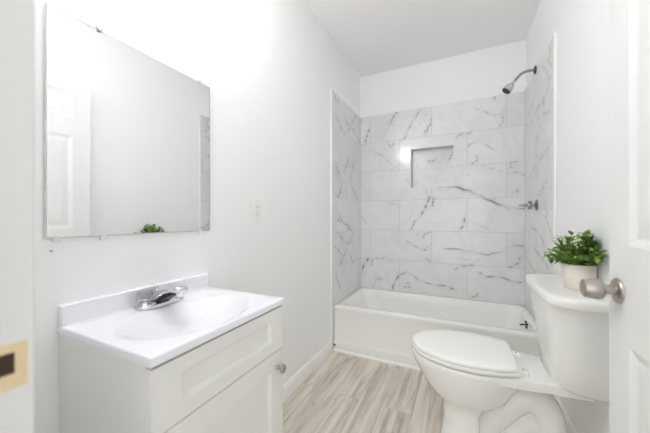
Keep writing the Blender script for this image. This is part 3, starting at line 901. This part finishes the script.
# trapway bulging out on both sides
for s in (-1, 1):
    pth = smooth_path([(XR-.46, TC + s*.010, .085), (XR-.40, TC + s*.016, .125), (XR-.345, TC + s*.020, .195), (XR-.285, TC + s*.022, .268), (XR-.225, TC + s*.022, .305),
                       (XR-.165, TC + s*.022, .270), (XR-.150, TC + s*.022, .190), (XR-.165, TC + s*.022, .120), (XR-.19, TC + s*.022, .02)], 7)
    m.tube(pth, [.058]*len(pth), 20)
    pth = smooth_path([(XR-.36, TC + s*.016, .03), (XR-.30, TC + s*.018, .09), (XR-.265, TC + s*.022, .150), (XR-.225, TC + s*.024, .185), (XR-.19, TC + s*.020, .17)], 6)
    m.tube(pth, [.046]*len(pth), 18)
bowl = obj('bowl', m, PORC, t, angle=50)
def lidring(Lb, w, z, g=0.0, n=44):
    """seat outline with a straight hinge edge near L = Lb"""
    out = []
    amax = PI - math.acos((.475 - Lb - g*.5) / .30)
    for k in range(n + 1):
        a = -amax + 2*amax*k/n
        c, s = math.cos(a), math.sin(a)
        out.append((XR - (.475 + ((.252 - g) if c > 0 else .30) * c), TC - (w - g) * s, z))
    return out
m = MB(); m.loft([lidring(.272,.190,.4415,.010), lidring(.272,.190,.4425,.002), lidring(.272,.190,.4460), lidring(.272,.190,.4550,.000), lidring(.272,.190,.4575,.004)])
obj('seat', m, SEATM, t, angle=50)
m = MB(); m.loft([lidring(.278,.188,.4625,.006), lidring(.278,.188,.4637,.001), lidring(.278,.188,.4735,.000), lidring(.278,.188,.4780,.004), lidring(.278,.188,.4815,.014), lidring(.278,.188,.4835,.045), lidring(.278,.188,.4845,.10)])
obj('lid', m, SEATM, t, angle=50)
for s in (-1, 1):
    m = MB(); m.loft([rrect(XR-.276, XR-.236, TC + s*.085 - .022, TC + s*.085 + .022, .010, z) for z in (.436, .447)] + [rrect(XR-.272, XR-.240, TC + s*.085 - .018, TC + s*.085 + .018, .010, .452)])
    h = obj('hinge', m, SEATM, t, angle=45)
    m = MB(); m.box(XR-.258, XR-.254, TC + s*.085 - .008, TC + s*.085 + .008, .4518, .4528); obj('cap_slot', m, SLOT, h, smooth=False)
# tank
m = MB()
tk = tankring
m.loft([tk(.02,.128,.14,.424,.07,.004), tk(.006,.148,.166,.428,.09,.006), tk(.004,.154,.178,.438,.098,.008), tk(.004,.160,.192,.53,.098,.010), tk(.004,.172,.222,.66,.10,.012), tk(.004,.186,.250,.775,.10,.012)])
obj('tank', m, PORC, t, angle=60)
m = MB()
m.loft([tk(.004,.184,.254,.7755,.072,.016), tk(.003,.190,.266,.778,.076,.018), tk(.002,.192,.269,.784,.076,.018), tk(.002,.192,.270,.802,.076,.018), tk(.003,.189,.267,.810,.074,.018), tk(.006,.182,.259,.8145,.070,.018), tk(.014,.168,.244,.816,.06,.018)])
obj('tank_lid', m, PORC, t, angle=60)
for s in (-1, 1):
    m = MB(); m.lathe([(.014,0),(.014,.006),(.010,.014),(0,.017)], (XR - .27, TC + s*.098, .021), (0,0,1), 16); obj('bolt_cap', m, PORC, t)

# ---------------------------------------------------------------- potted plant on the tank lid
PX, PY, PZ = 0.4425, 1.495, 0.8162
t = thing('potted_plant', (PX, PY, PZ), 'small leafy green plant in a cream pot on the toilet tank', 'plant')
m = MB(); m.lathe([(0,0),(.049,0),(.0520,.004),(.0540,.05),(.0555,.096),(.0547,.099),(.0515,.099),(.0505,.088),(0,.086)], (PX, PY, PZ), (0,0,1), 40); obj('pot', m, POTM, t)
m = MB(); m.lathe([(0,0),(.050,0),(.046,.004),(0,.007)], (PX, PY, PZ + .0855), (0,0,1), 24); obj('soil', m, SOIL, t)
rng = random.Random(4)
ms = MB(); ml = MB(); tone = []
def leaf(p, d, up, L, W, tv):
    d = d.normalized(); side = d.cross(up)
    if side.length < 1e-3: side = Vector((1,0,0))
    side.normalize(); nrm = side.cross(d)
    prof = [(0, .08), (.25, .75), (.5, 1.0), (.78, .68), (1.0, .03)]
    vs_ = []
    for f, w in prof:
        c = p + d*L*f - nrm*L*.22*f*f
        vs_ += [c - side*W*w + nrm*W*.28*w, c, c + side*W*w + nrm*W*.28*w]
    for v in vs_:
        if v.x > XR - .006: v.x = XR - .006
    fs_ = []
    for i in range(4):
        a = i*3
        fs_ += [(a, a+1, a+4, a+3), (a+1, a+2, a+5, a+4)]
    ml.add(vs_, fs_); tone.extend([tv]*len(vs_))
c0 = Vector((PX, PY, PZ + .088))
for k in range(58):
    a = rng.uniform(0, 2*PI); el = math.radians(rng.choice([rng.uniform(8, 40), rng.uniform(25, 65), rng.uniform(55, 88)]))
    hd_ = Vector((math.cos(a)*math.cos(el), math.sin(a)*math.cos(el), math.sin(el)))
    Ls = rng.uniform(.085, .125) * (1.0 if el < 1.0 else 1.12) * (1.0 - .16*max(0, -math.cos(a))*math.cos(el) + .10*max(0, -math.sin(a))*math.cos(el))
    b0 = c0 + Vector((math.cos(a), math.sin(a), 0))*rng.uniform(.005, .04)
    pts = []
    for i in range(7):
        f = i/6
        q = b0 + hd_*Ls*f*.9 + Vector((0,0,.014*math.sin(f*PI*.5) - .022*f*f*math.cos(el)))
        if q.x > XR - .014: q.x = XR - .014 - .002*i
        pts.append(q)
    ms.tube(pts, [.0014 - .0007*i/6 for i in range(7)], 6)
    base_t = rng.uniform(.1, .7)
    for i in range(2, 7):
        td = (pts[i] - pts[i-1]).normalized()
        ref = Vector((0,0,1)) if abs(td.z) < .9 else Vector((1,0,0))
        sd = td.cross(ref).normalized(); up = sd.cross(td)
        ro = rng.uniform(0, PI) if i % 2 else rng.uniform(0, PI) + PI/2
        for s in (-1, 1):
            lat = (sd*math.cos(ro) + up*math.sin(ro))*s
            dr_ = td*.75 + lat*1.0 + Vector((0,0,.18))
            leaf(pts[i], dr_, Vector((rng.uniform(-.3,.3), rng.uniform(-.3,.3), 1)), rng.uniform(.021, .032), rng.uniform(.0070, .0100), min(1, max(0, base_t + rng.uniform(-.2, .3))))
    leaf(pts[6], hd_ + Vector((0,0,.2)), Vector((0,0,1)), .022, .006, min(1, base_t + .3))
obj('stems', ms, STEMM, t)
fo = obj('foliage', ml, LEAF, t, angle=80)
a = fo.data.attributes.new('leaf_tone', 'FLOAT', 'POINT')
a.data.foreach_set('value', tone)

# ---------------------------------------------------------------- lamps (above the picture's edge)
LX, LY = -0.27, 0.95
t = thing('ceiling_light', (LX, LY, ZC), 'round white flush ceiling light in the middle of the room', 'ceiling light')
m = MB(); m.lathe([(0,0),(.140,0),(.140,.034),(.132,.038),(.122,.036),(.121,.026),(0,.026)], (LX, LY, ZC), (0,0,-1), 40); obj('base', m, PLASTIC, t)
m = MB(); m.lathe([(0,.0262),(.120,.0262),(.118,.030),(.08,.034),(0,.035)], (LX, LY, ZC), (0,0,-1), 40); obj('diffuser', m, LAMP1, t)
t = thing('vanity_light', (XL, .60, 2.22), 'three-globe vanity light bar on the wall above the mirror', 'wall light')
m = MB(); m.box(XL, XL + .022, .36, .84, 2.19, 2.25); obj('bar', m, NICKEL, t, bevel=.004)
for y in (.42, .60, .78):
    m = MB(); m.lathe([(.012, 0), (.012, .010), (.022, .012), (.022, .030)], (XL + .022, y, 2.22), (1,0,0), 16); a = obj('socket', m, NICKEL, t)
    m = MB(); m.ellipsoid((XL + .095, y, 2.22), .05, .05, .05, None, 24, 15); obj('globe', m, LAMP2, a)
